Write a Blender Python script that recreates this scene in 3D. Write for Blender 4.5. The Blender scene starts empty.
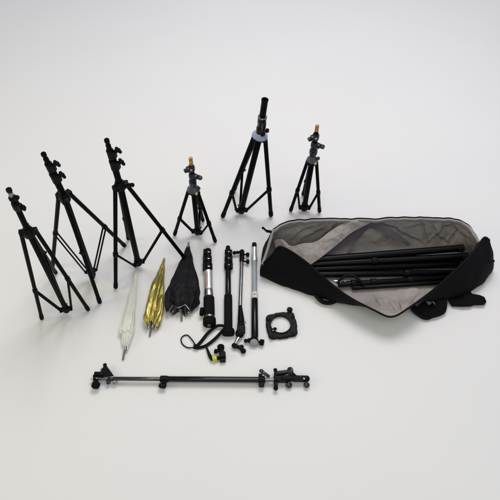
import bpy, bmesh, math, random
from mathutils import Vector as V, Matrix, noise
random.seed(7)
PI = math.pi
sc = bpy.context.scene
COL = sc.collection

# ------------------------------------------------------------------ camera
F = 600.0                       # focal length in photo pixels (500 px frame)
TH = math.radians(35.4)         # tilt from straight down
H = 2.28                        # camera height
cam_d = bpy.data.cameras.new('camera'); cam = bpy.data.objects.new('camera', cam_d); COL.objects.link(cam)
cam.location = (0, 0, H); cam.rotation_euler = (TH, 0, 0)
cam_d.sensor_width = 36; cam_d.lens = 36 * F / 500; cam_d.clip_end = 200; cam_d.clip_start = .05
sc.camera = cam
RC = Matrix.Rotation(TH, 3, 'X')
def ray(px, py): return RC @ V(((px - 250) / F, -(py - 250) / F, -1))
def P(px, py, z=0.0):           # survey point at height z
    d = ray(px, py); return V((0, 0, H)) + d * ((z - H) / d.z)
def PY(px, py, Y):              # survey point on the upright plane y = Y
    d = ray(px, py); return V((0, 0, H)) + d * (Y / d.y)
def mpp(px, py): return (H / -ray(px, py).z) / F
UP = V((0, 0, 1))

# ------------------------------------------------------------------ materials
def mat(name, col, rough=.5, metal=0, bump=0, bscale=60, var=0, vscale=8, spec=.5, stretch=None, crumple=0, cscale=12):
    m = bpy.data.materials.new(name); m.use_nodes = True; nt = m.node_tree; b = nt.nodes['Principled BSDF']
    b.inputs['Base Color'].default_value = (*col, 1); b.inputs['Roughness'].default_value = rough
    b.inputs['Metallic'].default_value = metal; b.inputs['Specular IOR Level'].default_value = spec
    tc = nt.nodes.new('ShaderNodeTexCoord')
    if bump:
        n = nt.nodes.new('ShaderNodeTexNoise'); n.inputs['Scale'].default_value = bscale; n.inputs['Detail'].default_value = 6
        src = tc.outputs['Object']
        if stretch:
            mp = nt.nodes.new('ShaderNodeMapping'); mp.inputs['Scale'].default_value = stretch; nt.links.new(src, mp.inputs['Vector']); src = mp.outputs['Vector']
        nt.links.new(src, n.inputs['Vector'])
        bp = nt.nodes.new('ShaderNodeBump'); bp.inputs['Strength'].default_value = bump; bp.inputs['Distance'].default_value = .01
        nt.links.new(n.outputs['Fac'], bp.inputs['Height']); nt.links.new(bp.outputs['Normal'], b.inputs['Normal'])
        if crumple:                 # crisp creases: ridges of a warped noise
            n2 = nt.nodes.new('ShaderNodeTexNoise'); n2.inputs['Scale'].default_value = cscale; n2.inputs['Detail'].default_value = 2.5; n2.inputs['Distortion'].default_value = .9
            nt.links.new(src, n2.inputs['Vector'])
            s1 = nt.nodes.new('ShaderNodeMath'); s1.operation = 'SUBTRACT'; s1.inputs[1].default_value = .5; nt.links.new(n2.outputs['Fac'], s1.inputs[0])
            s2 = nt.nodes.new('ShaderNodeMath'); s2.operation = 'ABSOLUTE'; nt.links.new(s1.outputs[0], s2.inputs[0])
            s3 = nt.nodes.new('ShaderNodeMath'); s3.operation = 'POWER'; s3.inputs[1].default_value = .6; nt.links.new(s2.outputs[0], s3.inputs[0])
            b2 = nt.nodes.new('ShaderNodeBump'); b2.inputs['Strength'].default_value = crumple; b2.inputs['Distance'].default_value = .03
            nt.links.new(s3.outputs[0], b2.inputs['Height']); nt.links.new(b2.outputs['Normal'], bp.inputs['Normal'])
    if var:
        n = nt.nodes.new('ShaderNodeTexNoise'); n.inputs['Scale'].default_value = vscale; n.inputs['Detail'].default_value = 5
        nt.links.new(tc.outputs['Object'], n.inputs['Vector'])
        r = nt.nodes.new('ShaderNodeValToRGB'); r.color_ramp.elements[0].position = .3; r.color_ramp.elements[1].position = .7
        r.color_ramp.elements[0].color = (*[c * (1 - var) for c in col], 1)
        r.color_ramp.elements[1].color = (*[min(1, c * (1 + var)) for c in col], 1)
        nt.links.new(n.outputs['Fac'], r.inputs['Fac']); nt.links.new(r.outputs['Color'], b.inputs['Base Color'])
        mr = nt.nodes.new('ShaderNodeMapRange'); mr.inputs['To Min'].default_value = max(0, rough - .08); mr.inputs['To Max'].default_value = min(1, rough + .08)
        nt.links.new(n.outputs['Fac'], mr.inputs['Value']); nt.links.new(mr.outputs['Result'], b.inputs['Roughness'])
    return m
M = dict(
    floor=mat('white_studio_floor', (.80, .79, .775), .75, var=.012, vscale=1.3, bump=.03, bscale=30, spec=.25),
    black=mat('black_anodised_tube', (.0016, .0016, .0018), .48, var=.35, vscale=30, spec=.07),
    plastic=mat('black_moulded_plastic', (.0016, .0016, .002), .46, bump=.15, bscale=200, var=.3, vscale=50, spec=.14),
    gloss=mat('glossy_black_enamel', (.0016, .0016, .0024), .24, var=.25, vscale=20, spec=.33),
    rubber=mat('black_rubber', (.0035, .0035, .0035), .75, bump=.2, bscale=150, spec=.12),
    foam=mat('black_foam_grip', (.0075, .0075, .0075), .85, bump=.5, bscale=260, spec=.12),
    chromeblack=mat('polished_gunmetal', (.10, .09, .085), .16, .9, var=.15, vscale=30),
    boomblack=mat('polished_black_tube', (.002, .002, .003), .12, var=.2, vscale=30, spec=.42),
    packedblack=mat('dull_black_tube', (.0016, .0016, .002), .34, var=.3, vscale=20, spec=.16),
    cowlgrey=mat('grey_cowl_plastic', (.075, .085, .125), .38, var=.15, vscale=40),
    bluegrey=mat('blue_grey_plastic', (.30, .35, .49), .35, var=.12, vscale=40),
    darkgrey=mat('dark_grey_casting', (.010, .011, .017), .33, var=.3, vscale=60),
    brass=mat('worn_brass', (.50, .27, .09), .32, 1, var=.2, vscale=90),
    goldpaint=mat('yellow_gold_metal', (.80, .60, .12), .3, .8),
    steel=mat('brushed_steel', (.55, .54, .52), .3, 1, var=.15, vscale=60),
    dsteel=mat('dull_dark_steel', (.22, .22, .22), .38, 1, var=.2, vscale=60),
    alu=mat('satin_aluminium', (.72, .72, .71), .42, .75, var=.05, vscale=40),
    cream=mat('pale_cream_plastic', (.62, .60, .53), .45, var=.08, vscale=60),
    palegrey=mat('pale_grey_plastic', (.30, .33, .35), .5, var=.12, vscale=60),
    red=mat('faded_red_print', (.55, .12, .09), .5),
    nylon=mat('black_nylon_cloth', (.0018, .0018, .0024), .8, bump=.35, bscale=140, var=.35, vscale=14, spec=.16, crumple=.25, cscale=7),
    lining=mat('grey_lining_cloth', (.315, .286, .268), .8, bump=.35, bscale=60, var=.13, vscale=9, spec=.2, crumple=.35, cscale=9),
    rim=mat('grey_binding_cloth', (.325, .298, .280), .75, bump=.3, bscale=120, var=.1, vscale=20, spec=.2, crumple=.2, cscale=11),
    mesh=mat('dark_grey_divider_cloth', (.072, .066, .070), .7, bump=.2, bscale=90, var=.15, vscale=12),
    web=mat('black_webbing', (.0035, .0035, .004), .7, bump=.3, bscale=300, spec=.15),
    white=mat('white_translucent_cloth', (.71, .695, .60), .5, bump=.25, bscale=30, var=.07, vscale=14, stretch=(1.6, .35, 1.6), crumple=.25, cscale=12),
    gold=mat('gold_foil_cloth', (.39, .32, .085), .38, .78, bump=.3, bscale=22, var=.3, vscale=16, stretch=(2.2, .3, 2.2), crumple=.3, cscale=10),
    gold_in=mat('white_umbrella_inside', (.5, .48, .36), .7, bump=.3, bscale=60),
    ucloth=mat('black_umbrella_cloth', (.0025, .0025, .0032), .6, bump=.25, bscale=50, spec=.22, stretch=(1.6, .5, 1.6), crumple=.3, cscale=9),
    ucloth_in=mat('silver_umbrella_inside', (.05, .05, .055), .35, .6, bump=.4, bscale=60),
    yellow=mat('yellow_plastic', (.62, .58, .04), .45),
)

# ------------------------------------------------------------------ scene-tree helpers
ROOT = {}
def thing(name, label, cat, loc, group=None):
    o = bpy.data.objects.new(name, None); COL.objects.link(o); o.location = loc; o.empty_display_size = .05
    o['label'] = label; o['category'] = cat
    if group: o['group'] = group
    ROOT[o] = V(loc); return o
def finish(bm, smooth=True, ang=38):
    bmesh.ops.recalc_face_normals(bm, faces=bm.faces[:])
    for f in bm.faces: f.smooth = smooth
    ca = math.radians(ang)
    for e in bm.edges:
        if len(e.link_faces) == 2 and e.calc_face_angle(0) > ca: e.smooth = False
def obj(name, bm, m, parent, label=None, recalc=True, ang=38):
    if recalc: finish(bm, ang=ang)
    else:
        for f in bm.faces: f.smooth = True
    off = ROOT[parent]
    bmesh.ops.translate(bm, verts=bm.verts[:], vec=-off)
    me = bpy.data.meshes.new(name); bm.to_mesh(me); bm.free()
    for mm in (m if isinstance(m, (list, tuple)) else [m]): me.materials.append(M[mm])
    o = bpy.data.objects.new(name, me); COL.objects.link(o); o.parent = parent; ROOT[o] = off
    if label: o['label'] = label
    return o

# ------------------------------------------------------------------ shape helpers
def frame(d):
    d = d.normalized(); a = UP if abs(d.z) < .95 else V((1, 0, 0))
    x = d.cross(a).normalized(); return x, x.cross(d).normalized() * 1.0, d
def lathe(bm, a, b, prof, n=20, lobes=0, ld=.0, flat=1.0):
    """prof: (t, r) with t in metres measured from a towards b"""
    x, y, d = frame(b - a); rings = []
    for t, r in prof:
        ring = []
        for k in range(n):
            w = 2 * PI * k / n; rr = r * (1 + ld * math.cos(lobes * w)) if lobes else r
            ring.append(bm.verts.new(a + d * t + x * math.cos(w) * rr + y * math.sin(w) * rr * flat))
        rings.append(ring)
    for i in range(len(rings) - 1):
        for k in range(n): bm.faces.new((rings[i][k], rings[i][(k + 1) % n], rings[i + 1][(k + 1) % n], rings[i + 1][k]))
    bm.faces.new(rings[0][::-1]); bm.faces.new(rings[-1])
def rod(bm, a, b, r, r2=None, n=16, bev=.12):
    r2 = r if r2 is None else r2; L = (b - a).length; c = min(r * .35, L * bev)
    lathe(bm, a, b, [(0, r * .7), (c * .3, r * .92), (c, r), (L - c, r2), (L - c * .3, r2 * .92), (L, r2 * .7)], n)
def rodc(bm, a, b, r, n=16): lathe(bm, a, b, [(0, r), ((b - a).length, r)], n)
def ball(bm, c, r, sx=1, sy=1, sz=1, rot=None):
    mt = Matrix.Translation(c) @ (rot.to_4x4() if rot else Matrix.Identity(4)) @ Matrix.Diagonal((sx, sy, sz, 1))
    bmesh.ops.create_uvsphere(bm, u_segments=18, v_segments=12, radius=r, matrix=mt)
def block(bm, c, size, d=V((1, 0, 0)), up=UP, bev=.0015):
    x = d.normalized(); z = (up - x * up.dot(x)).normalized(); y = z.cross(x)
    R = Matrix((x, y, z)).transposed().to_4x4()
    g = bmesh.ops.create_cube(bm, size=1, matrix=Matrix.Translation(c) @ R @ Matrix.Diagonal((*size, 1)))
    es = list({e for v in g['verts'] for e in v.link_edges})
    if bev: bmesh.ops.bevel(bm, geom=es, offset=bev, segments=2, affect='EDGES', profile=.6)
def bar(bm, a, b, w, t, up=UP, bev=.001):
    block(bm, (a + b) / 2, ((b - a).length, w, t), b - a, up, bev)
def cr(p0, p1, p2, p3, t):
    return .5 * ((2 * p1) + (p2 - p0) * t + (2 * p0 - 5 * p1 + 4 * p2 - p3) * t * t + (3 * p1 - p0 - 3 * p2 + p3) * t ** 3)
def spline(pts, n):
    pts = [V(p) for p in pts]; m = len(pts) - 1; out = []
    for i in range(n + 1):
        s = i / n * m; k = min(int(s), m - 1); t = s - k
        out.append(cr(pts[max(k - 1, 0)], pts[k], pts[k + 1], pts[min(k + 2, m)], t))
    return out
def sweep(bm, path, r, n=10, flat=None, rf=None):
    """tube (or flat strap: flat=(halfwidth, halfthick)) along a path"""
    rings = []; prev = None
    for i, p in enumerate(path):
        t = (path[min(i + 1, len(path) - 1)] - path[max(i - 1, 0)]).normalized()
        x = t.cross(UP)
        x = (prev - t * prev.dot(t)) if x.length < .15 and prev is not None else x
        x.normalize()
        if prev is not None and x.dot(prev) < 0: x = -x
        prev = x; y = x.cross(t).normalized(); q = rf(i / (len(path) - 1)) if rf else 1
        a, b = flat if flat else (r, r)
        rings.append([bm.verts.new(p + x * math.cos(2 * PI * k / n) * a * q + y * math.sin(2 * PI * k / n) * b * q) for k in range(n)])
    for i in range(len(rings) - 1):
        for k in range(n): bm.faces.new((rings[i][k], rings[i][(k + 1) % n], rings[i + 1][(k + 1) % n], rings[i + 1][k]))
    bm.faces.new(rings[0][::-1]); bm.faces.new(rings[-1])
def BM(): return bmesh.new()
def knob(parent, a, d, L=.03, r=.012, m='plastic', name='knob', stem=.4, lobes=3, ld=.16, label=None):
    b = BM(); d = d.normalized(); s = L * stem
    rodc(b, a, a + d * s, r * .38)
    lathe(b, a + d * s, a + d * L, [(0, r * .6), ((L - s) * .15, r * .95), ((L - s) * .4, r), ((L - s) * .85, r * .97), (L - s, r * .75)], 24, lobes, ld)
    return obj(name, b, m, parent, label)
def tee(parent, a, d, side, L=.028, w=.03, m='plastic', name='knob'):
    """T-shaped locking key: stem plus a cross bar"""
    b = BM(); d = d.normalized(); rod(b, a, a + d * L, .0075)
    block(b, a + d * L, (w, .009, .011), side, d, .002)
    ball(b, a + d * L, .0085); ball(b, a + d * L + side.normalized() * w * .48, .0062); ball(b, a + d * L - side.normalized() * w * .48, .0062)
    return obj(name, b, m, parent)

# ------------------------------------------------------------------ floor
bm = BM(); bmesh.ops.create_grid(bm, x_segments=1, y_segments=1, size=14)
bmesh.ops.translate(bm, verts=bm.verts[:], vec=(0, 3, 0))
me = bpy.data.meshes.new('floor'); bm.to_mesh(me); bm.free(); me.materials.append(M['floor'])
o = bpy.data.objects.new('floor', me); COL.objects.link(o); o['kind'] = 'structure'

# ------------------------------------------------------------------ light stands
def stand(label, base, bz, apex, top, feet, bt, rc, rl, double, upper, group, apex_mat='plastic', back_thin=False, style='big', hub=.026, apexr=.020):
    Cb = P(*base, bz); Y = Cb.y; A = PY(*apex, Y); T = PY(*top, Y)
    root = thing('light_stand', label, 'light stand', (Cb.x, Cb.y, 0), group)
    ax = (A - Cb).normalized(); up2 = (T - A).normalized(); LU = (T - A).length
    # centre column
    b = BM(); rod(b, Cb - ax * .012, A + ax * .01, rc, n=20); obj('column', b, 'black', root)
    # lower collar
    b = BM(); lathe(b, Cb - ax * .016, Cb + ax * .02, [(0, rc * 1.1), (.003, rc * 1.35), (.03, rc * 1.35), (.036, rc * 1.1)], 20)
    dirs = []
    for f in feet:
        fp = P(*f, rl); d = fp - Cb; d.z = 0; d.normalize(); dirs.append((fp, d))
        bar(b, Cb, Cb + d * (rc + .014), .014, .02, ax)
    obj('lower_collar', b, 'plastic', root)
    # apex
    b = BM()
    if style == 'big':
        lathe(b, A - ax * .02, A + ax * .022, [(0, rc * 1.25), (.003, apexr), (.03, apexr), (.036, apexr * .9), (.042, rc * 1.15)], 24)
        for fp, d in dirs:
            hd = (d - ax * d.dot(ax)).normalized(); bar(b, A, A + hd * (hub + .006), rl * 2.6, .026, ax, .003)
            bx = hd.cross(ax); rodc(b, A + hd * hub - bx * rl * 1.6 - ax * .004, A + hd * hub + bx * rl * 1.6 - ax * .004, .0045)
        obj('apex_collar', b, apex_mat, root)
    else:
        lathe(b, A - ax * .018, A + ax * .004, [(0, rc * 1.2), (.003, apexr), (.018, apexr), (.022, apexr * .95)], 24)
        for fp, d in dirs:
            hd = (d - ax * d.dot(ax)).normalized(); bar(b, A - ax * .008, A - ax * .008 + hd * (hub + .005), rl * 2.6, .02, ax, .003)
        hubo = obj('apex_collar', b, 'plastic', root)
        b = BM(); k = hub + (.004 if style == 'mini' else .008)
        lathe(b, A + ax * .004, A + ax * .04, [(0, k * .9), (.003, k), (.008, k * .97), (.016, k * .72), (.026, k * .5), (.034, k * .42)], 28)
        obj('cowl', b, apex_mat, root)
        if style == 'mini':
            b = BM(); ball(b, A + V((.5, -.8, .0)).normalized() * k * .93 + ax * .005, .0065, 1, 1, 1.2); obj('badge', b, 'goldpaint', root, 'small brass badge')
    # legs + braces
    for i, (fp, d) in enumerate(dirs):
        hd = (d - ax * d.dot(ax)).normalized(); hp = A + hd * hub - ax * .006; ld = (fp - hp).normalized()
        b = BM(); rodc(b, hp + ld * .004, fp - ld * .02, rl); ball(b, hp, rl * 1.02)
        leg = obj('leg', b, 'black', root)
        b = BM(); L = .035; lathe(b, fp - ld * L, fp, [(0, rl * 1.02), (.002, rl * 1.14), (L * .8, rl * 1.18), (L * .95, rl * .95), (L, rl * .5)], 16)
        obj('rubber_foot', b, 'rubber', leg)
        q = hp.lerp(fp, bt[i]); s = Cb + d * (rc + .012)
        b = BM(); sd = (q - s).cross(UP).normalized()
        if double:
            for sg in (-1, 1): bar(b, s + sd * sg * .0075, q + sd * sg * .0075, .004, .008)
        else: bar(b, s, q, .011, .009)
        for e in (s, q): rodc(b, e - sd * .011, e + sd * .011, .005, 12)
        obj('brace', b, 'black', root)
        b = BM(); lathe(b, q - ld * .012, q + ld * .012, [(0, rl * 1.05), (.003, rl * 1.3), (.021, rl * 1.3), (.024, rl * 1.05)], 16)
        ball(b, q + sd * rl * 1.3, .0045); obj('brace_clip', b, 'plastic', root)
    upper(root, A, T, up2, LU, rc)
    return root
R = V((1, 0, 0))
def lockbody(root, c, d, r, L=.04, m='plastic', side=R, bulge=1.35):
    b = BM(); a = c - d * L / 2
    lathe(b, a, a + d * L, [(0, r), (.002, r * 1.2), (L * .25, r * bulge), (L * .7, r * bulge), (L * .9, r * 1.25), (L, r * 1.02)], 20)
    bar(b, c, c + side.normalized() * (r * bulge + .008), .017, L * .62, d, .002)
    return obj('lock_collar', b, m, root)
def tube(root, a, b_, r, m='black', name='tube'):
    b = BM(); rod(b, a, b_, r, n=20); return obj(name, b, m, root)
def spigot(root, a, b_, r, m):
    b = BM(); L = (b_ - a).length
    lathe(b, a, b_, [(0, r), (L * .45, r), (L * .5, r * .72), (L * .68, r * .72), (L * .73, r), (L * .95, r), (L, r * .8)], 18)
    return obj('spigot', b, m, root)
def up1(root, A, T, d, L, rc):
    tube(root, A, A + d * L * .62, rc * .98); lockbody(root, A + d * L * .63, d, rc * .98, .042, side=V((1, -.4, 0)))
    tube(root, A + d * L * .62, A + d * L * .84, rc * .8); lockbody(root, A + d * L * .80, d, rc * .85, .02, side=V((1, -.2, .2)), bulge=1.5)
    tee(root, A + d * L * .6 + R * rc, V((1, -.3, 0)), d, .014, .016)
    spigot(root, A + d * L * .82, A + d * L * .965, .0084, 'dsteel'); b = BM(); e = A + d * L
    lathe(b, e - d * .014, e, [(0, .009), (.003, .0100), (.011, .0098), (.014, .007)], 18); obj('end_cap', b, 'plastic', root)
def up23(k1, k2, extra=False):
    def f(root, A, T, d, L, rc):
        tube(root, A, A + d * L * .46, rc * .98)
        lockbody(root, A + d * L * .47, d, rc * .98, .05, side=V((1, -.3, 0)), bulge=1.2); tee(root, A + d * L * .50 + R * rc, V((1, -.25, .55)), V((.6, -.3, -.9)), .024, .022)
        tube(root, A + d * L * .5, A + d * L * .8, rc * .78)
        lockbody(root, A + d * L * .70, d, rc * .88, .045, side=V((1, -.3, 0)), bulge=1.2); tee(root, A + d * L * .735 + R * rc, V((1, -.2, .7)), V((.7, -.2, -.9)), .024, .020)
        tube(root, A + d * L * .78, A + d * L * .88, rc * .7)
        spigot(root, A + d * L * .8, A + d * L, .0095, 'black')
        if extra: tee(root, A + R * .018, V((1, -.3, .35)), V((0, -.5, 1)), .035, .018)
    return f
def upmini(flip):
    def f(root, A, T, d, L, rc):
        tube(root, A, A + d * L * .5, rc * .9); s = -1 if flip else 1
        lockbody(root, A + d * L * .27, d, rc * .95, .04, 'darkgrey', V((s * .4, -1, 0)), 1.5)
        lockbody(root, A + d * L * .46, d, rc * .9, .034, 'darkgrey', V((1, -.4, 0)), 1.45); knob(root, A + d * L * .46 + R * rc * .9, V((1, -.5, -.05)), .034, .0095, 'darkgrey', stem=.35)
        tube(root, A + d * L * .46, A + d * L * .7, rc * .72)
        lockbody(root, A + d * L * .68, d, rc * .85, .036, 'darkgrey', V((-1, -.5, 0)), 1.45); knob(root, A + d * L * .66 - R * rc * .8, V((-1, -.5, -.15)), .024, .009, 'darkgrey', stem=.4)
        b = BM(); ball(b, A + d * L * .68 + V((0, -1, .2)) * rc * .95, .006); obj('bolt', b, 'steel', root)
        tube(root, A + d * L * .7, A + d * L * .84, rc * .7)
        spigot(root, A + d * L * .78, A + d * L * .98, .0082, 'brass')
        b = BM(); e = A + d * L; lathe(b, e - d * L * .1, e, [(0, .008), (.003, .0068), (.01, .0068), (.012, .004)], 14); obj('stud', b, 'brass', root)
        knob(root, A + d * L * .1 + R * rc, V((1, -.6, .1)), .02, .008, 'darkgrey')
    return f
def up5(root, A, T, d, L, rc):
    tube(root, A, A + d * L * .42, rc * .95)
    lockbody(root, A + d * L * .2, d, rc * .98, .05, side=V((.6, -1, 0)), bulge=1.3)
    b = BM(); c = A + d * L * .36; lathe(b, c - d * .05, c + d * .04, [(0, rc), (.004, rc * 1.32), (.03, rc * 1.36), (.034, rc * 1.2), (.055, rc * 1.2), (.06, rc * 1.36), (.085, rc * 1.34), (.09, rc)], 22)
    bar(b, c, c + V((.5, -1, 0)).normalized() * rc * 1.9, .016, .05, d, .003); obj('lock_collar', b, 'gloss', root)
    b = BM(); c = A + d * L * .54; lathe(b, c, c + d * .007, [(0, rc * 1.3), (.002, rc * 1.40), (.005, rc * 1.40), (.007, rc * 1.25)], 22); obj('trim_ring', b, 'dsteel', root)
    b = BM(); a = A + d * L * .45; LL = L * .55; r = rc * .98
    lathe(b, a, T, [(0, r), (LL - .006, r), (LL - .003, r * 1.1), (LL, r * 1.08), (LL, r * .78), (LL - .03, r * .75)], 24); obj('tube', b, 'black', root)
    knob(root, A + d * L * .2 + R * rc, V((1, -.5, .1)), .022, .009)
G1 = 'tall black light stands'; G2 = 'small black light stands with brass tips'
stand('black light stand at far left with a bare silver tip, leaning over its narrow-set legs', (66, 309), .045, (28.5, 232), (8.3, 188.6), [(42, 319), (88.5, 310), (56, 273)], (.62, .55, .5), .0105, .0078, False, up1, G1)
stand('black light stand with double-bar braces and one leg pointing at the viewer', (91.5, 273), .055, (64.5, 197), (43, 153), [(52.5, 266), (125, 246), (100, 303)], (.48, .58, .45), .0125, .0085, True, up23(0, 0), G1)
stand('black wide-legged light stand whose base touches the tip of the white umbrella', (138, 262), .045, (120, 185), (106.4, 139.2), [(115.7, 288), (185.5, 259), (128.5, 239)], (.62, .56, .6), .0125, .0085, False, up23(0, 0, True), G1)
stand('small light stand with a brass tip standing behind the black umbrella', (197.5, 231), .03, (193.5, 190.5), (190.5, 157), [(174.5, 235), (215.5, 242), (203, 221)], (.6, .6, .6), .0115, .0078, False, upmini(False), G2, 'cowlgrey', style='mini', hub=.024)
stand('tall black light stand with a pale blue-grey cowl and an open-ended tube', (241.5, 209.5), .035, (259.5, 137), (265, 99.5), [(222.5, 217), (271, 216), (234, 190)], (.66, .62, .6), .0135, .0095, False, up5, 'black light stand with blue-grey cowl', 'bluegrey', style='dome', hub=.026)
stand('small light stand with a brass tip standing behind the open bag', (304.5, 207), .03, (312, 161), (317.5, 124.5), [(290.5, 211), (319.5, 212), (303, 195)], (.55, .58, .6), .0125, .0078, False, upmini(True), G2, 'cowlgrey', style='mini', hub=.021)

# ------------------------------------------------------------------ folded umbrellas
def umbrella(label, tip, end, shaft, prof, pleats, amp, m, m_in, flat, tipcap, hem, seed, ribs=8, group='folded photo umbrellas', skew=None, twist=.5, prof2=None, tilt=0, crump=0, binding=None):
    rnd = random.Random(seed); pr2 = prof2 or prof; k = mpp((tip[0] + end[0]) / 2, (tip[1] + end[1]) / 2)
    rmax = max(r for _, r in prof) * k
    A = P(*tip, .012); B = P(*end, rmax * flat * .95); S = P(*shaft, .010)
    root = thing('umbrella', label, 'umbrella', (B.x, B.y, 0), group)
    d = (B - A).normalized(); L = (B - A).length; x = d.cross(UP).normalized(); y = x.cross(d).normalized()
    if y.z < 0: y = -y
    nu, nv = 170, 110; rings = []; b = BM()
    ph = [rnd.uniform(-.5, .5) for _ in range(pleats)]
    for j in range(nv + 1):
        t = j / nv
        def ev(pf):
            for q in range(len(pf) - 1):
                if pf[q][0] <= t <= pf[q + 1][0]: break
            u = (t - pf[q][0]) / (pf[q + 1][0] - pf[q][0]); u = u * u * (3 - 2 * u) * .4 + u * .6
            return (pf[q][1] * (1 - u) + pf[q + 1][1] * u) * k
        rL, rR = ev(prof), ev(pr2); r = (rL + rR) / 2
        ring = []
        for i in range(nu):
            w = 2 * PI * i / nu; f = pleats * w / (2 * PI) + twist * t; c = int(f) % pleats
            s = abs(math.sin(PI * (f + ph[c] * .25 * math.sin(PI * (f % 1)))))
            nz = noise.noise(V((math.cos(w) * 1.3, math.sin(w) * 1.3, t * 3 + seed)))
            bl = .5 + .5 * math.cos(w); rr = (rL * bl + rR * (1 - bl)) * (1 + crump * (.35 + .65 * max(0, t - .6) / .4) * noise.noise(V((math.cos(w) * 2.6, math.sin(w) * 2.6, t * 9 + seed)))) * (1 - amp * min(1, t * 2 + .2) * (1 - s ** .6) + nz * .16 * min(1, t * 1.5))
            kk = (c * 37 % 11) / 11 - .5; rr *= 1 + amp * .5 * kk
            sk = skew(t) * k if skew else 0
            hd = hem * t ** 3 * math.cos(pleats * w + seed) + hem * .6 * t ** 3 * noise.noise(V((math.cos(w) * 2, math.sin(w) * 2, seed))) - tilt * t ** 4 * math.sin(w)
            p = A + d * (L * t + hd) + x * (math.cos(w) * rr) - x * 0 + R * sk + y * (math.sin(w) * rr * flat)
            ring.append(p)
        mz = min(p.z for p in ring)
        lift = .002 - mz
        ring = [bm_v for bm_v in (b.verts.new(p + UP * (lift if t > .15 or lift > 0 else 0)) for p in ring)]
        rings.append(ring)
    for j in range(nv):
        for i in range(nu): b.faces.new((rings[j][i], rings[j][(i + 1) % nu], rings[j + 1][(i + 1) % nu], rings[j + 1][i]))
    if binding:
        bb = BM(); pts_ = [v.co.copy() for v in rings[-1]]; sweep(bb, pts_ + pts_[:1], .0022, 6)
    # inner turned-in hem
    cen = sum((v.co for v in rings[-1]), V()) / nu; inner = []; inner2 = []
    for i, v in enumerate(rings[-1]):
        inner.append(b.verts.new(cen + (v.co - cen) * .86 - d * .006)); 
    for i, v in enumerate(rings[-1]): inner2.append(b.verts.new(cen + (v.co - cen) * .25 - d * .05))
    for i in range(nu):
        j2 = (i + 1) % nu
        f = b.faces.new((rings[-1][i], rings[-1][j2], inner[j2], inner[i])); f.material_index = 1
        f = b.faces.new((inner[i], inner[j2], inner2[j2], inner2[i])); f.material_index = 1
    b.faces.new(inner2).material_index = 1
    obj('canopy', b, [m, m_in], root, ang=80)
    if binding: obj('hem_binding', bb, binding, root)
    # shaft, tip, ribs
    b = BM(); rod(b, cen - d * .06, P(*shaft, .006), .0042); obj('shaft', b, 'dsteel', root)
    b = BM(); a0 = A - d * tipcap; a0.z = .008; lathe(b, a0, A + d * .012, [(0, .0035), (.002, .0048), (tipcap * .6, .0048), (tipcap + .011, .006)], 14); obj('ferrule', b, 'steel', root)
    for q in range(ribs):
        w = 2 * PI * q / ribs + .3; rr = r * .62
        c = cen + x * math.cos(w) * rr + y * math.sin(w) * rr * flat
        b = BM(); e = c + d * (.008 + .010 * rnd.random()); rodc(b, c - d * .03, e, .0014, 8); ball(b, e, .0028); obj('rib', b, 'steel', root)
    return root, cen, d, x, y, k
umbrella('folded white translucent umbrella with a crumpled lower hem', (137, 266), (125.2, 346.5), (122.8, 360), [(0, .9), (.2, 2.8), (.45, 5), (.83, 8.8), (.845, 8.6), (.865, 5.4), (.96, 4.6), (1, 3.0)], 7, .26, 'white', 'white', .62, .006, .006, 3, ribs=5, prof2=[(0, .9), (.2, 2.6), (.45, 4.6), (.8, 6.4), (.88, 5.6), (.96, 4.3), (1, 2.8)], crump=.28)
umbrella('folded shiny gold umbrella between the white and black ones', (164.2, 258.5), (151.5, 325), (149.6, 336.5), [(0, .7), (.25, 5), (.46, 9.4), (.5, 9.3), (.7, 9.4), (.92, 10.2), (1, 8)], 7, .42, 'gold', 'gold_in', .66, .004, .008, 5, prof2=[(0, .7), (.25, 3.6), (.5, 6.8), (.8, 9.2), (.94, 9.6), (1, 7.6)], tilt=.004, crump=.16, twist=.9)
umbrella('loosely folded black umbrella with a silver inside', (188.3, 246), (183, 309), (181.5, 321), [(0, 1.6), (.08, 3.2), (.44, 11.5), (.78, 19.5), (.93, 18.5), (1, 15)], 6, .20, 'ucloth', 'ucloth_in', .44, .025, .011, 11, skew=lambda t: -1 * t, twist=.35, prof2=[(0, 1.6), (.24, 6.5), (.74, 17.3), (.86, 16.5), (1, 10)], tilt=.003, crump=.26, binding='dsteel', ribs=5)

# ------------------------------------------------------------------ poles lying on the floor
def floorpole(a, b, z): 
    A = P(*a, z); B = P(*b, z); return A, B, (B - A).normalized(), (B - A).length
def seg(root, name, A, d, t0, t1, prof, m, n=22, label=None, lobes=0, ld=0):
    b = BM(); L = t1 - t0; lathe(b, A + d * t0, A + d * t1, [(L * t, r) for t, r in prof], n, lobes, ld); return obj(name, b, m, root, label)
def yfrac(A, d, px, py, z): return (P(px, py, z) - A).dot(d)
CAPR = lambda r: [(0, r * .85), (.03, r), (.97, r), (1, r * .85)]

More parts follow.
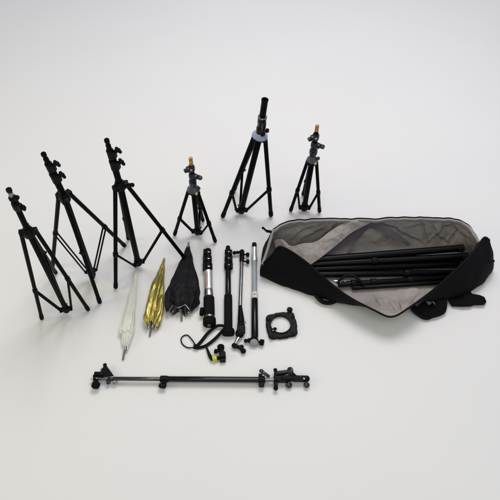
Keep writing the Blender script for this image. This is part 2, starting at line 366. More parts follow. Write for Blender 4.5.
# pole 1: telescopic, silver middle
A, B, d, L = floorpole((207.8, 246.5), (209.5, 325), .024)
r1 = thing('telescopic_pole', 'short telescopic pole with a silver middle section and a black foam grip', 'pole', (B.x, B.y, 0))
T = lambda py: yfrac(A, d, 208.5, py, .024)
seg(r1, 'tip', A, d, T(246), T(251), [(0, .004), (.1, .0065), (.9, .0065), (1, .006)], 'cream')
for y0, y1, r in ((249.5, 256, .0155), (256, 263, .0175), (263, 271.5, .0195)):
    seg(r1, 'lock_collar', A, d, T(y0), T(y1), [(0, r * .7), (.05, r * .95), (.2, r), (.72, r), (.75, r * .85), (.97, r * .85), (1, r * .7)], 'plastic')
    b = BM(); c = A + d * (T(y0) + T(y1)) / 2 - R * r * .95; block(b, c + UP * .002, (.012, (T(y1) - T(y0)) * .75, .02)); obj('lock_lever', b, 'plastic', r1)
    b = BM(); ball(b, A + d * (T(y0) * .35 + T(y1) * .65) + UP * r * .93 + R * .003, .0055, 1.3, .7, .5); obj('rivet', b, 'steel', r1)
seg(r1, 'barrel', A, d, T(271), T(291), CAPR(.0185), 'alu')
seg(r1, 'sleeve', A, d, T(290), T(297.5), [(0, .0188), (.08, .0198), (.92, .0198), (1, .0185)], 'steel')
b = BM(); 
for i in range(3): bar(b, A + d * T(274) + UP * .0165 - R * (.007 - .0022 * i), A + d * T(288) + UP * (.0165 + .0006 * i) - R * (.007 - .0022 * i), .0009, .0035)
obj('printed_stripe', b, 'red', r1)
seg(r1, 'grip', A, d, T(297), T(317), [(0, .0195), (.04, .0235), (.5, .0238), (.96, .0235), (1, .021)], 'foam')
seg(r1, 'trim_ring', A, d, T(316.6), T(318.4), CAPR(.0222), 'dsteel')
seg(r1, 'foot', A, d, T(318), T(325.5), [(0, .021), (.12, .0275), (.8, .028), (.95, .026), (1, .022)], 'rubber')
b = BM(); e = A + d * T(325.4); lathe(b, e, e + d * .004, [(0, .009), (.003, .008), (.004, .005)]); obj('screw', b, 'dsteel', r1)
knob(r1, A + d * T(312) - R * .018, V((-1, .1, 0)), .022, .019, 'rubber', 'knob', .3, 8, .05)

# pole 2: black, with wrist strap
A, B, d, L = floorpole((228, 246.5), (228.3, 335), .02)
r2 = thing('telescopic_pole', 'all-black telescopic pole with a wrist strap looped at its base', 'pole', (B.x, B.y, 0))
T = lambda py: yfrac(A, d, 228.2, py, .02)
seg(r2, 'tip', A, d, T(246), T(251), [(0, .006), (.15, .010), (.6, .011), (1, .012)], 'plastic')
for y0, y1, r in ((250, 256.5, .0155), (256.5, 263, .0165), (263, 270, .018)):
    seg(r2, 'lock_collar', A, d, T(y0), T(y1), [(0, r * .75), (.06, r * .95), (.25, r), (.7, r), (.75, r * .86), (.97, r * .86), (1, r * .7)], 'plastic')
    b = BM(); c = A + d * (T(y0) + T(y1)) / 2 + R * r * .9; block(b, c + UP * .003, (.011, (T(y1) - T(y0)) * .7, .018)); obj('lock_lever', b, 'plastic', r2)
    b = BM(); ball(b, A + d * (T(y0) * .45 + T(y1) * .55) + UP * r * .93 + R * .004, .004, 1.2, .7, .5); obj('rivet', b, 'steel', r2)
seg(r2, 'barrel', A, d, T(269), T(296), CAPR(.0128), 'gloss')
seg(r2, 'grip', A, d, T(295), T(330), [(0, .0135), (.015, .0172), (.1, .0178), (.98, .0178), (1, .0165)], 'foam')
seg(r2, 'foot', A, d, T(329.5), T(334.5), [(0, .018), (.1, .026), (.75, .0275), (.95, .026), (1, .022)], 'rubber')
band = spline([P(*p) for p in [(224, 326, .02), (217, 326, .014), (208.5, 332.5, .012), (201.5, 341, .009), (197.3, 346.2, .006), (199.5, 347.6, .006), (207, 345, .008), (215.8, 338, .012), (222.5, 330.8, .018), (225, 328, .02)]], 70)
b = BM(); sweep(b, band, .005, 10, flat=(.0072, .0034)); strap = obj('wrist_strap', b, 'web', r2)
b = BM(); sweep(b, spline([P(*p) for p in [(196.5, 346.3, .010), (192, 347.6, .008), (187, 347.4, .005), (182.6, 344.2, .005), (181, 339.5, .005), (183.2, 336, .005), (187.5, 335.2, .006), (191, 338.5, .008), (194, 342.6, .010), (196, 346, .012)]], 60), .0026, 10); obj('cord_loop', b, 'web', strap)
b = BM(); bar(b, P(193.5, 346.3, .012), P(199, 347.2, .012), .02, .012, bev=.003); obj('strap_slider', b, 'rubber', strap)

# pole 3: slim articulated arm
A, B, d, L = floorpole((242.2, 249), (240, 312), .018)
r3 = thing('articulated_arm', 'slim grey jointed arm with black knuckles between two thick poles', 'mounting arm', (B.x, B.y, 0))
T = lambda py: yfrac(A, d, 241, py, .018)
seg(r3, 'tube', A, d, T(257), T(310), CAPR(.0078), 'dsteel')
seg(r3, 'head_block', A, d, T(250), T(262), [(0, .007), (.1, .0105), (.45, .0115), (.5, .009), (.6, .011), (.95, .0105), (1, .008)], 'plastic')
b = BM(); c1 = P(234.5, 252.8, .02); c2 = P(241.5, 252, .02); rod(b, c1, c2, .0062); ball(b, c1, .009); ball(b, c1.lerp(c2, .45), .008); ball(b, c2, .011); obj('link', b, 'plastic', r3)
for py in (254.8, 261.8): knob(r3, P(242.8, py - .4, .018), V((1, -.06, 0)), .03, .0105, 'plastic', 'knob', .5, 4, .14)
b = BM(); a = A + d * T(306); e = P(241.2, 323, .02); lathe(b, a, e, [(0, .008), (.02, .0095), ((e - a).length * .7, .0135), ((e - a).length, .015)], 18); obj('tapered_sleeve', b, 'plastic', r3)
b = BM(); ball(b, P(241, 325, .02), .0165); ball(b, P(239.6, 333.5, .02), .0175, 1.05, 1.2, .9); bar(b, P(240.8, 324, .022), P(239.8, 335, .022), .028, .022, bev=.004)
block(b, P(243.5, 330, .02), (.015, .03, .016)); obj('knuckle', b, 'plastic', r3)
b = BM(); lathe(b, P(244.2, 322.6, .026), P(244.2, 322.6, .026) + V((.3, -.2, .8)).normalized() * .01, [(0, .0065), (.007, .006), (.01, .004)], 14); obj('bolt', b, 'steel', r3)
b = BM(); rod(b, P(239, 337, .018), P(235.2, 344, .016), .0078); obj('connector_tube', b, 'steel', r3)
b = BM(); sweep(b, spline([P(*p) for p in [(233.8, 344.2, .014), (234.5, 346.5, .014), (238, 346.8, .014), (241, 348.5, .014), (243, 351, .014)]], 24), .0085); ball(b, P(243.3, 351, .013), .0115); ball(b, P(241.5, 347, .013), .010); ball(b, P(234, 345.5, .014), .0105); obj('hooked_clamp', b, 'plastic', r3)

# pole 4: silver upper half, black lower half
A, B, d, L = floorpole((254.3, 243), (254.8, 339), .016)
r4 = thing('extension_pole', 'long pole with silver upper half and glossy black lower half beside the bag', 'pole', (B.x, B.y, 0))
T = lambda py: yfrac(A, d, 254.5, py, .016)
seg(r4, 'end_cap', A, d, T(243), T(248), [(0, .007), (.1, .0105), (.9, .0115), (1, .011)], 'plastic')
seg(r4, 'upper_tube', A, d, T(247.5), T(260), CAPR(.0118), 'alu', label='bright silver end of the pole')
seg(r4, 'collar', A, d, T(257.5), T(262), [(0, .012), (.1, .0142), (.9, .0142), (1, .012)], 'alu')
seg(r4, 'middle_tube', A, d, T(261.5), T(294), CAPR(.0118), 'palegrey')
seg(r4, 'joint_collar', A, d, T(292.5), T(299), [(0, .012), (.08, .0152), (.45, .0152), (.5, .0138), (.55, .0152), (.92, .015), (1, .013)], 'cream')
b = BM(); ball(b, A + d * T(296) + UP * .0145, .003); obj('bolt', b, 'plastic', r4)
seg(r4, 'lower_tube', A, d, T(298.5), T(338), CAPR(.0146), 'gloss')
b = BM(); c = P(254, 341.5, .018); ax = V((0, -1, .75)).normalized()
lathe(b, c - ax * .014, c + ax * .010, [(0, .013), (.003, .019), (.02, .0195), (.024, .017)], 24); rod(b, c, P(246.2, 340.5, .016), .0065); ball(b, P(245.8, 340.8, .014), .0085); block(b, P(250, 340, .015), (.02, .012, .012))
obj('swivel', b, 'plastic', r4)
b = BM(); lathe(b, c + ax * .009, c + ax * .017, [(0, .017), (.004, .0172), (.006, .012), (.0065, .006), (.008, .005)], 26); obj('foot_disc', b, 'palegrey', r4)
knob(r4, P(257, 341.5, .016), V((1, -.25, .05)), .03, .0125, 'plastic', 'knob', .35, 5, .1)

# ------------------------------------------------------------------ square ring bracket
c = P(281.6, 327.2, 0); r5 = thing('ring_bracket', 'flat square black bracket with a large round hole lying by the bag', 'bracket', c)
cor = [P(*p, 0) for p in ((265.2, 316.5), (293.5, 312.6), (298.2, 336.6), (268.8, 340.6))]
hc = P(280.6, 324.6, .01); hr = mpp(280, 324) * 9.7
N = 96; b = BM()
def outer(w):
    dd = V((math.cos(w), math.sin(w), 0)); best = 1e9; cc = hc.copy(); cc.z = 0
    for i in range(4):
        p, q = cor[i], cor[(i + 1) % 4]; e = q - p; den = dd.x * e.y - dd.y * e.x
        if abs(den) < 1e-9: continue
        t = ((p.x - cc.x) * e.y - (p.y - cc.y) * e.x) / den; s = ((p.x - cc.x) * dd.y - (p.y - cc.y) * dd.x) / den
        if t > 0 and -.001 <= s <= 1.001: best = min(best, t * (1 - .13 * (abs(s - .5) * 2) ** 9) + (.003 if .33 < s < .67 else 0))
    return cc + dd * best
lv = []
for z, ins in ((.002, 0), (.013, 0), (.016, .0035)):
    lv.append([b.verts.new(V((p.x, p.y, z)) + (V((hc.x, hc.y, z)) - V((p.x, p.y, z))).normalized() * ins) for p in (outer(2 * PI * i / N) for i in range(N))])
for z, rr in ((.016, hr + .006), (.020, hr + .005), (.020, hr + .001), (.017, hr), (.002, hr)):
    lv.append([b.verts.new(V((hc.x + math.cos(2 * PI * i / N) * rr, hc.y + math.sin(2 * PI * i / N) * rr, z))) for i in range(N)])
lv.append(lv[0])
for a_, b_ in zip(lv, lv[1:]):
    for i in range(N): b.faces.new((a_[i], a_[(i + 1) % N], b_[(i + 1) % N], b_[i]))
obj('plate', b, 'plastic', r5)
for p in ((268.5, 319.5), (293, 316.8), (294.5, 333.8), (271.5, 337)):
    b = BM(); q = P(*p, .015); lathe(b, q, q + UP * .006, [(0, .008), (.004, .0075), (.006, .005)], 16); block(b, q.lerp(P(281, 326, .015), .12), (.02, .012, .006), V((281 - p[0], p[1] - 326, 0))); obj('boss', b, 'plastic', r5)
knob(r5, P(288.5, 315, .013), V((.25, 1, .15)), .034, .0115, 'plastic', 'knob', .45, 6, .08)
b = BM(); bar(b, P(272, 331, .018), P(275.5, 328.5, .018), .014, .008); ball(b, P(275.5, 328.8, .02), .006); obj('catch', b, 'plastic', r5)
b = BM(); ball(b, P(273, 330.6, .022), .004); obj('screw', b, 'steel', r5)

# ------------------------------------------------------------------ small clamp with yellow ring
c = P(222, 357, 0); r6 = thing('small_clamp', 'small black clamp with a yellow ring and a tapered lever', 'clamp', c)
b = BM(); q = P(220.8, 347.5, .02); axk = V((0, .5, .85)).normalized(); lathe(b, q - axk * .012, q + axk * .010, [(0, .010), (.004, .0145), (.018, .0148), (.022, .012)], 22); obj('socket', b, 'rubber', r6)
b = BM(); rod(b, P(221, 348, .018), P(222, 356, .018), .010); block(b, P(222.5, 355.5, .016), (.027, .026, .028), V((1, .1, 0)), bev=.004); block(b, P(222.8, 360, .012), (.024, .016, .02), V((1, .1, 0)), bev=.003); obj('body', b, 'plastic', r6)
knob(r6, P(219, 351.6, .016), V((-1, .1, 0)), .02, .0095, 'rubber', 'knob', .3, 4, .1)
b = BM(); a = P(216.8, 358.2, .014); e = P(212.4, 359, .014); lathe(b, a, e, [(0, .010), (.002, .0125), ((e - a).length - .002, .0125), ((e - a).length, .010)], 22); obj('ring', b, 'yellow', r6, 'yellow ring')
b = BM(); rod(b, P(219.5, 357.8, .014), P(216, 358.3, .014), .008); obj('axle', b, 'plastic', r6)
b = BM(); sweep(b, spline([P(*p) for p in ((206, 346, .012), (207.8, 350.5, .012), (210, 356, .013), (212.8, 359.6, .014))], 20), .007, 12, flat=(.0085, .006), rf=lambda t: .35 + .75 * t); obj('lever', b, 'plastic', r6)

# ------------------------------------------------------------------ long boom arm in front
A, B, d, L = floorpole((91, 378.5), (300, 379.5), .024)
r7 = thing('boom_arm', 'long black boom arm with clamps at both ends lying in front of everything', 'boom arm', ((A + B) / 2 * 1)); 
r7.location.z = 0; ROOT[r7] = V(r7.location)
def X(px, py=None, z=.024): return P(px, 378.5 + (px - 91) * .0075 if py is None else py, z)
def hseg(name, x0, x1, r, m, label=None, n=22):
    b = BM(); rod(b, X(x0), X(x1), r, n=n); return obj(name, b, m, r7, label)
hseg('spigot', 90.5, 97, .0055, 'cream'); hseg('rod', 95.5, 116, .0052, 'dsteel')
hseg('slim_tube', 113, 166, .0082, 'chromeblack'); 
hseg('thick_tube', 164, 261, .0118, 'boomblack')
b = BM(); block(b, X(99, 374.6, .024), (.036, .016, .026), bev=.003); rod(b, X(94.8, 375, .024), X(94.8, 380.5, .024), .008); obj('end_block', b, 'plastic', r7)
b = BM(); tri = [(105, 363.5), (114.2, 376.2), (99.5, 377.2), (97.5, 374.6), (101.6, 371)]; z0, z1 = .018, .028
lo = [b.verts.new(P(*p, z0)) for p in tri]; hi = [b.verts.new(P(*p, z1)) for p in tri]; b.faces.new(lo); b.faces.new(hi)
for i in range(len(tri)): j = (i + 1) % len(tri); b.faces.new((lo[i], lo[j], hi[j], hi[i]))
bmesh.ops.bevel(b, geom=b.edges[:], offset=.003, segments=2, affect='EDGES'); tp = obj('triangular_plate', b, 'plastic', r7)
b = BM(); ball(b, P(104.9, 365, .024), .008, 1, 1, .8); ball(b, P(101.8, 369.3, .026), .005); obj('pivot', b, 'plastic', r7)
b = BM(); ball(b, P(101.6, 369.0, .031), .0025); obj('screw', b, 'steel', r7)
knob(r7, X(97, 380, .022), V((-.05, -1, .12)), .034, .0165, 'rubber', 'knob', .3, 6, .06)
b = BM(); bar(b, X(107, 379, .024), X(110.5, 382, .02), .018, .01, bev=.003); block(b, X(110.5, 379, .024), (.02, .012, .02), bev=.003); ball(b, X(108.3, 382.6, .018), .008); obj('wing_nut', b, 'darkgrey', r7)
b = BM(); q = X(114.8, 381.6, .02)
for i in range(24):
    pass
sweep(b, [q + V((math.cos(w) * .0075, math.sin(w) * .0075, 0)) for w in [2 * PI * i / 24 for i in range(25)]], .0032, 8); obj('eyelet', b, 'dsteel', r7)
# mid joint
b = BM(); lathe(b, X(160), X(169), [(0, .009), (.002, .0135), (.024, .0142), (.028, .013), (.034, .0125)], 24); block(b, X(164, 382, .02), (.02, .016, .02), bev=.003); obj('joint_collar', b, 'plastic', r7)
knob(r7, X(163.5, 382, .020), V((-.15, -1, .1)), .026, .0115, 'plastic', 'knob', .3, 2, .35)
# right end
b = BM(); lathe(b, X(258.3), X(265), [(0, .012), (.002, .0155), (.012, .0165), (.024, .0155), (.027, .012)], 24); block(b, X(261.5, 384, .02), (.022, .022, .024), bev=.004); block(b, X(260.5, 375.6, .026), (.016, .012, .02), bev=.003); obj('end_collar', b, 'plastic', r7)
b = BM(); bar(b, X(261.5, 371.2, .034), X(269.5, 377.2, .026), .014, .007, bev=.003); ball(b, X(261.4, 371.0, .034), .0085, 1.1, 1, .6); obj('wing_lever', b, 'darkgrey', r7)
hseg('extension', 264, 276, .0082, 'dsteel')
b = BM(); rod(b, X(275.3, 369.5, .026), X(275.8, 389, .02), .0058); ball(b, X(275.3, 370, .026), .008); ball(b, X(275.8, 388.2, .02), .0095); block(b, X(275.8, 384, .02), (.016, .026, .016), bev=.004); obj('cross_handle', b, 'plastic', r7)
b = BM(); block(b, X(281, 379, .022), (.06, .026, .026), bev=.006); block(b, X(287, 378.2, .026), (.05, .02, .026), V((1, -.02, 0)), bev=.005)
block(b, X(299.5, 378.7, .024), (.058, .024, .022), V((1, -.03, 0)), bev=.007); ball(b, X(306.5, 378.7, .024), .0135, 1, 1, .85); obj('clamp_body', b, 'plastic', r7)
b = BM(); rod(b, X(276, 373.4, .034), X(291, 371.8, .034), .0092); obj('grip_tube', b, 'gloss', r7)
b = BM(); q = X(290.3, 371.3, .036); axk = V((.85, -.1, .45)).normalized(); lathe(b, q - axk * .008, q + axk * .008, [(0, .014), (.003, .0172), (.013, .0172), (.016, .014)], 26); obj('end_disc', b, 'darkgrey', r7)
b = BM(); bar(b, X(291, 372.5, .036), X(295.5, 376.6, .028), .012, .009); obj('bracket', b, 'plastic', r7)
for px, pr in ((289, .0125), (306.7, .0118)):
    b = BM(); rodc(b, X(px - .8, 380, .02), X(px, 384, .018), .006); q = X(px, 385, .016); axk = V((.1, -.35, .93)).normalized(); lathe(b, q - axk * .008, q + axk * .007, [(0, pr * .8), (.003, pr), (.010, pr), (.0135, pr * .8), (.015, pr * .4)], 26, 6, .05); obj('thumb_screw', b, 'darkgrey', r7)
for px, py in ((300, 376.4), (304, 378.6), (283, 377.5)):
    b = BM(); ball(b, X(px, py, .037), .004, 1, 1, .5); obj('bolt', b, 'steel' if px == 304 else ('brass' if px == 283 else 'darkgrey'), r7)

# ------------------------------------------------------------------ open carrying bag
ST = [  # back rim, back wall, back floor, mid floor, front crease, front wall, front rim  (photo x, y, height)
 [(273, 230, .15), (268, 238, .08), (264, 247, 0), (262, 257, 0), (260.5, 276, 0), (260, 271, .045), (262.5, 264.5, .09)],
 [(280, 225.5, .155), (277, 236, .08), (275, 248, 0), (272, 260, 0), (268, 280, 0), (267, 270, .07), (272, 255, .13)],
 [(290, 221.5, .16), (289, 235, .08), (287, 248, 0), (286, 264, 0), (281, 284.5, 0), (279, 268, .09), (281, 247, .165)],
 [(310, 218.6, .17), (309, 232, .09), (308, 248, 0), (307, 268, 0), (305, 291.5, 0), (304, 281, .07), (303, 260, .145)],
 [(332, 218.2, .17), (332, 232, .09), (331, 249, 0), (331, 272, 0), (330, 298, .005), (331, 297, .05), (328, 281.5, .115)],
 [(355, 218, .17), (355, 232, .09), (355, 250, 0), (355, 273, 0), (354, 300, .01), (354, 305, .06), (351, 298.5, .105)],
 [(375, 218.6, .17), (375, 233, .09), (375, 250, 0), (375, 275, 0), (375, 298, .012), (374, 307, .07), (372, 309.4, .11)],
 [(393, 217.2, .17), (393, 232, .09), (393, 250, 0), (393, 275, 0), (393, 295, .01), (393, 307, .065), (391, 317, .105)],
 [(412, 217, .17), (412, 232, .09), (412, 250, 0), (412, 275, 0), (413, 297, .015), (412, 303, .07), (409, 308, .115)],
 [(432, 217, .17), (432, 232, .09), (431, 250, 0), (431, 273, 0), (436, 298, .005), (437, 299, .05), (432, 291, .11)],
 [(453, 218.6, .17), (452, 233, .09), (450, 251, 0), (452, 272, 0), (461, 293, 0), (462, 288, .065), (456, 269.5, .15)],
 [(468, 225, .17), (465, 238, .09), (462, 253, 0), (464, 270, 0), (479, 286, 0), (482, 276, .07), (475, 250, .175)],
 [(476, 235, .17), (471, 244, .09), (467, 256, 0), (470, 266, 0), (487, 275, 0), (491, 263, .08), (484, 238, .18)],
 [(479, 240, .165), (475, 247, .09), (471, 258, 0), (474, 265, 0), (490, 270, 0), (493.5, 257, .08), (489.5, 240.5, .155)],
]
ST = [[(r_[0][0], r_[0][1] + (1.6 if 2 < k_ < 11 else 1.0), r_[0][2])] + r_[1:] for k_, r_ in enumerate(ST)]
def grid_eval(ST, nu, nv):
    S = [[V(p) for p in row] for row in ST]; cols = []
    rows = [spline(r, nv) for r in S]
    for j in range(nv + 1): cols.append(spline([rows[i][j] for i in range(len(rows))], nu))
    return [[cols[j][i] for j in range(nv + 1)] for i in range(nu + 1)]
CRE = [(422, 220, 428, 244), (428, 244, 441, 231), (441, 231, 443.5, 221), (441, 238, 448, 243), (448, 243, 454, 234), (452, 223, 466, 243), (432, 221, 436, 233), (412, 226, 424, 224), (400, 232, 420, 241),
       (291, 241, 298, 233), (298, 233, 312, 226), (318, 242, 330, 231), (330, 231, 337, 222), (285, 231, 300, 224), (305, 236, 322, 229), (376, 222, 397, 229), (460, 232, 471, 240), (445, 227, 452, 224),
       (405, 308, 418, 296), (385, 300, 396, 311), (372, 296, 380, 306), (398, 301, 402, 312)]
def segd(p, s):
    ax_, ay, bx, by = s; ex, ey = bx - ax_, by - ay; t = max(0, min(1, ((p.x - ax_) * ex + (p.y - ay) * ey) / (ex * ex + ey * ey)))
    dx, dy = p.x - ax_ - ex * t, p.y - ay - ey * t; sg = 1 if dx * ey - dy * ex > 0 else -1
    return math.hypot(dx, dy), sg, t
NU, NV = 300, 96
g = grid_eval(ST, NU, NV)
W = [[P(p.x, p.y, max(p.z, 0)) for p in row] for row in g]
def normals(W):
    nu, nv = len(W) - 1, len(W[0]) - 1; out = []
    for i in range(nu + 1):
        r = []
        for j in range(nv + 1):
            a = W[min(i + 1, nu)][j] - W[max(i - 1, 0)][j]; c_ = W[i][min(j + 1, nv)] - W[i][max(j - 1, 0)]
            n = a.cross(c_); r.append(n.normalized() if n.length > 1e-9 else UP)
        out.append(r)
    return out
Nn = normals(W)
if Nn[NU // 2][NV // 2].z < 0: Nn = [[-n for n in r] for r in Nn]
BG = [[None] * (NV + 1) for _ in range(NU + 1)]
for i in range(NU + 1):
    for j in range(NV + 1):
        p = g[i][j]; w = W[i][j]; v = j / NV; edge = min(1, min(v, 1 - v) * 8)
        front = v > .72
        a = noise.noise(w * 9) * .010 + noise.noise(w * 24 + V((5, 0, 0))) * .0045 + (1 - abs(noise.noise(w * 15 + V((0, 9, 0))))) * .004 - .002
        if front: a = a * .55
        for s in CRE:
            dd, sg, t = segd(p, s)
            if dd < 5: a += edge * ((-.013) * math.exp(-dd / .9) + .007 * sg * math.exp(-((dd - 2.0) / 1.5) ** 2)) * (math.sin(PI * min(1, max(0, t))) * .6 + .4)
        q = w + Nn[i][j] * a * (.25 + .75 * edge)
        q.z = max(q.z, .008); BG[i][j] = q
bc = P(375, 272, 0); bag = thing('equipment_bag', 'long open black carrying bag with grey lining, full of black poles', 'bag', bc)
def sheet(name, G, m, parent, off, NN, wall=None):
    b = BM(); vs = [[b.verts.new(G[i][j] + NN[i][j] * off) for j in range(len(G[0]))] for i in range(len(G))]
    for i in range(len(G) - 1):
        for j in range(len(G[0]) - 1): b.faces.new((vs[i][j], vs[i + 1][j], vs[i + 1][j + 1], vs[i][j + 1]))
    return obj(name, b, m, parent, recalc=False)
N2 = normals(BG)
if N2[NU // 2][NV // 2].z < 0: N2 = [[-n for n in r] for r in N2]
sheet('lining', BG, 'lining', bag, .0015, N2)
sheet('outer_shell', BG, 'nylon', bag, -.0025, N2)
def endpanel(col, sgn, bulge):
    prof = BG[col]; B0, F3 = prof[0], prof[-1]; n = 16; G = []
    for k in range(n + 1):
        s = k / n; row = []
        for j in range(0, NV + 1, 3):
            top = B0.lerp(F3, j / NV) - UP * .012 * math.sin(PI * j / NV)
            q = prof[j].lerp(top, s); u = math.sin(PI * s) * math.sin(PI * j / NV)
            q = q + V((sgn * bulge * u, 0, 0)) + V((sgn * .012 * noise.noise(q * 22) * u, 0, 0)); row.append(q)
        G.append(row)
    NN = normals(G); mid = NN[n // 2][len(G[0]) // 2]
    if mid.x * sgn > 0: NN = [[-x_ for x_ in r] for r in NN]
    sheet('end_lining', G, 'lining', bag, .0015, NN); sheet('end_panel', G, 'nylon', bag, -.002, NN)
    return [r for r in G[-1]]
topL = endpanel(0, -1, .004); topR = endpanel(NU, 1, .01)
# bindings and zip along the rims
wob = lambda p, s: p + V((0, noise.noise(p * 30 + V((s, 0, 0))) * .004, noise.noise(p * 25 + V((0, s, 0))) * .004))
b = BM(); sweep(b, topL[::-1] + [wob(BG[i][0], 1) + V((0, -.003, -.004)) for i in range(2, NU + 1, 2)], .0085, 12, flat=(.0065, .0095)); obj('rim_binding', b, 'rim', bag)
b = BM(); sweep(b, [wob(BG[i][0], 1) + V((0, .006, .001)) for i in range(0, NU + 1, 2)], .0032, 8, flat=(.0028, .0042)); obj('zip_tape', b, 'nylon', bag)
b = BM(); sweep(b, [BG[i][NV] + V((0, 0, .002)) for i in range(0, NU + 1, 2)], .0042, 10); obj('front_binding', b, 'web', bag)
b = BM(); sweep(b, [wob(BG[i][0], 1) + V((0, -.0085, .0015)) for i in range(20, NU - 8, 2)], .0012, 6); obj('seam', b, 'mesh', bag)
# loose lining flap and dark divider
def ribbon(name, top, bot, m, nu=90, nv=14, amp=.006, sc_=26, thick=.0015, sag=0):
    tu = spline(top, nu); bu = spline(bot, nu); G = []
    for i in range(nu + 1):
        row = []
        for j in range(nv + 1):
            q = tu[i].lerp(bu[i], j / nv); w = P(q.x, q.y, max(q.z, .012)); e = 1
            w += V((0, -.6, .8)) * (noise.noise(w * sc_) * amp + noise.noise(w * sc_ * 2.3) * amp * .4) * e + V((0, 0, 1)) * sag * math.sin(PI * j / nv)
            row.append(w)
        G.append(row)
    NN = normals(G)
    if NN[nu // 2][nv // 2].z < 0: NN = [[-x_ for x_ in r] for r in NN]
    b = BM(); A1 = [[b.verts.new(G[i][j] + NN[i][j] * thick) for j in range(nv + 1)] for i in range(nu + 1)]; A2 = [[b.verts.new(G[i][j] - NN[i][j] * thick) for j in range(nv + 1)] for i in range(nu + 1)]
    for i in range(nu):
        for j in range(nv):
            b.faces.new((A1[i][j], A1[i + 1][j], A1[i + 1][j + 1], A1[i][j + 1])); b.faces.new((A2[i][j + 1], A2[i + 1][j + 1], A2[i + 1][j], A2[i][j]))
        b.faces.new((A2[i][0], A2[i + 1][0], A1[i + 1][0], A1[i][0])); b.faces.new((A1[i][nv], A1[i + 1][nv], A2[i + 1][nv], A2[i][nv]))
    return obj(name, b, m, bag, ang=80)
ribbon('lining_flap', [(274, 240, .09), (282, 239.3, .10), (291, 246, .085), (303, 243.5, .10), (316, 241.5, .11), (330, 231.5, .135), (342, 224, .155), (355, 219.5, .168)],
       [(277, 256, .03), (284, 259, .03), (292, 263, .04), (302, 266, .055), (313, 263, .07), (334, 247, .10), (352, 232.5, .13), (372, 221.8, .165)], 'lining', amp=.011, sc_=20, sag=.008)
ribbon('divider', [(322, 256, .055), (340, 242, .085), (355, 231, .115), (369, 221.3, .158), (382, 223.5, .16), (396, 232, .135), (411, 244, .10)],
       [(346, 254, .06), (352, 246, .065), (359, 238, .085), (369, 228.5, .125), (381, 231.5, .13), (392, 238.5, .11), (408, 246, .085)], 'mesh', amp=.003)
# zip pulls, handle, strap
b = BM(); bar(b, P(262.8, 227.5, .15), P(267, 231.5, .15), .008, .006); ball(b, P(263, 228, .15), .006); bar(b, P(266.5, 231, .148), P(272, 232, .152), .012, .006); obj('zip_pull', b, 'nylon', bag)
b = BM(); bar(b, P(490, 262.5, .10), P(493.8, 260.8, .10), .007, .006); ball(b, P(493.5, 261, .10), .0055); obj('zip_pull', b, 'nylon', bag)
b = BM(); sweep(b, spline([P(*p) for p in [(411, 303, .03), (415, 310, .025), (421, 314.5, .015), (426, 316.2, .012), (430, 314.5, .012), (439, 311.8, .015), (442.5, 308.5, .02), (443.5, 300, .03), (441, 295, .05)]], 50), .01, 12, flat=(.013, .005), rf=lambda t: 1 + .5 * math.sin(PI * t)); obj('handle', b, 'web', bag)
b = BM(); sweep(b, spline([P(*p) for p in [(420, 304, .03), (425, 309, .025), (431, 311, .02), (437, 308, .025), (441, 300, .04)]], 40), .01, 12, flat=(.030, .010)); obj('handle_grip', b, 'nylon', bag)
b = BM(); bar(b, P(432.6, 301.5, .058), P(435, 304.5, .050), .006, .004); obj('buckle', b, 'dsteel', bag)
b = BM(); sweep(b, spline([P(*p) for p in [(316, 295, .03), (321, 300.5, .02), (325, 302.5, .015), (331, 302.5, .02), (337, 300, .03)]], 30), .01, 12, flat=(.011, .005)); obj('handle', b, 'web', bag)
# shoulder strap pad: a limp flat piece
b = BM(); oc = [(444, 290), (447, 299), (452, 306.5), (462, 306.8), (471, 306.6), (473.5, 305.4), (484, 305), (486.5, 301.5), (484.5, 297), (480, 295), (472, 293.6), (468, 287), (455, 286)]
n_ = len(oc); cp = V((sum(p[0] for p in oc) / n_, sum(p[1] for p in oc) / n_))
rg = []
for s, z in ((1, .003), (1.0, .014), (.94, .019), (.6, .022), (.3, .020)):
    rg.append([b.verts.new(P(cp.x + (p[0] - cp.x) * s, cp.y + (p[1] - cp.y) * s, z + noise.noise(V((p[0] * .1, s * 3, 0))) * .012 * (z > .005))) for p in oc])
for a_, b_ in zip(rg, rg[1:]):
    for i in range(n_): b.faces.new((a_[i], a_[(i + 1) % n_], b_[(i + 1) % n_], b_[i]))
b.faces.new(rg[0][::-1]); b.faces.new(rg[-1]); obj('shoulder_pad', b, 'nylon', bag, ang=60)
# poles inside the bag
def bagpole(label, a, e, za, ze, r, m='packedblack', ring=()):
    A = P(*a, za); B = P(*e, ze); root = thing('folded_pole', label, 'pole', A.lerp(B, .5), 'black poles packed in the bag'); d = (B - A).normalized(); L = (B - A).length
    b = BM(); lathe(b, A, B - d * .01, [(0, r * .8), (.003, r), (L - .012, r), (L - .01, r * .9)], 22); obj('tube', b, m, root)
    b = BM(); lathe(b, B - d * .03, B, [(0, r * 1.05), (.002, r * 1.13), (.027, r * 1.13), (.03, r * .8)], 22); obj('end_cap', b, 'rubber', root)
    for t in ring:
        b = BM(); c = A + d * L * t; lathe(b, c, c + d * .03, [(0, r), (.003, r * 1.3), (.027, r * 1.3), (.03, r)], 20); block(b, c + d * .015 + UP * r, (.02, .012, .012), d, bev=.002); obj('joint', b, 'plastic', root)
    return root
bagpole('uppermost black pole at the back of the open bag', (304, 260.5), (464, 248), .060, .070, .0160)
bagpole('second black pole from the back in the open bag', (300, 265), (468, 256.3), .045, .048, .0165, ring=(.42,))
bagpole('black pole in the middle of the bundle in the open bag', (306, 269.5), (466, 264.5), .030, .030, .0150)
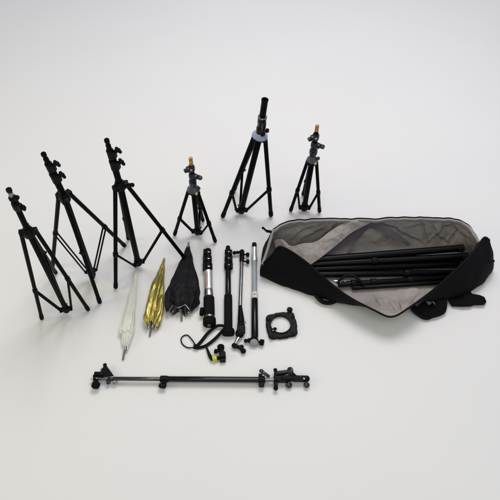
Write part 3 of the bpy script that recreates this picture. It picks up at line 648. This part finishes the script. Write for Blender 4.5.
bagpole('thin black pole second from the front in the open bag', (312, 274.5), (464, 272.8), .028, .028, .0145, ring=(.6,))
bagpole('added black pole lying low between the others to darken the gaps in the bag', (316, 262), (470, 261), .024, .024, .012)  # extra pole added so the gaps in the bundle read as dark shade
q = bagpole('foremost black pole in the bag, with silver fitting and clip loops', (338, 284.5), (462, 277), .030, .030, .0125, ring=(.1, .26, .55))
b = BM(); rod(b, P(333.5, 281, .042), P(341, 281.8, .042), .0065); obj('fitting', b, 'steel', q, 'silver end fitting')
b = BM(); ball(b, P(345, 281.3, .045), .005); obj('screw', b, 'steel', q)
b = BM(); sweep(b, spline([P(*p) for p in [(337, 283.5, .045), (341, 279, .055), (347, 275.5, .06), (354, 276, .06), (359, 280, .055), (364, 285.5, .04)]], 50), .0062); obj('clip_loop', b, 'plastic', q)
bagpole('slim black pole lying along the front pole in the bag', (352, 288), (458, 281.5), .024, .024, .010)

# ------------------------------------------------------------------ light: big soft studio lamps, an added yellow side light and a neutral room
w = bpy.data.worlds.new('World'); sc.world = w; w.use_nodes = True
bg = w.node_tree.nodes['Background']; bg.inputs[0].default_value = (.76, .82, 1.0, 1); bg.inputs[1].default_value = .40
def area(name, loc, target, size, energy, col):
    l = bpy.data.lights.new(name, 'AREA'); l.shape = 'RECTANGLE'; l.size, l.size_y = size; l.energy = energy; l.color = col
    o = bpy.data.objects.new(name, l); COL.objects.link(o); o.location = loc
    o.rotation_euler = (V(target) - V(loc)).to_track_quat('-Z', 'Y').to_euler(); return o
area('key_softbox', (.4, 3.0, 3.6), (0.35, 1.6, 0), (2.2, 1.5), 84, (1, .96, .965))
area('front_softbox', (.3, -.4, 3.5), (0.3, 1.0, 0), (3.0, 2.0), 33, (1, .975, .78))
area('added_side_tint', (-3.4, .8, 2.1), (-.8, .9, 0), (.8, .8), 17, (1, .92, .22))  # weak yellow light added to tint the left side of the floor
sc.view_settings.view_transform = 'Standard'; sc.view_settings.look = 'None'; sc.view_settings.exposure = 0; sc.view_settings.gamma = 1
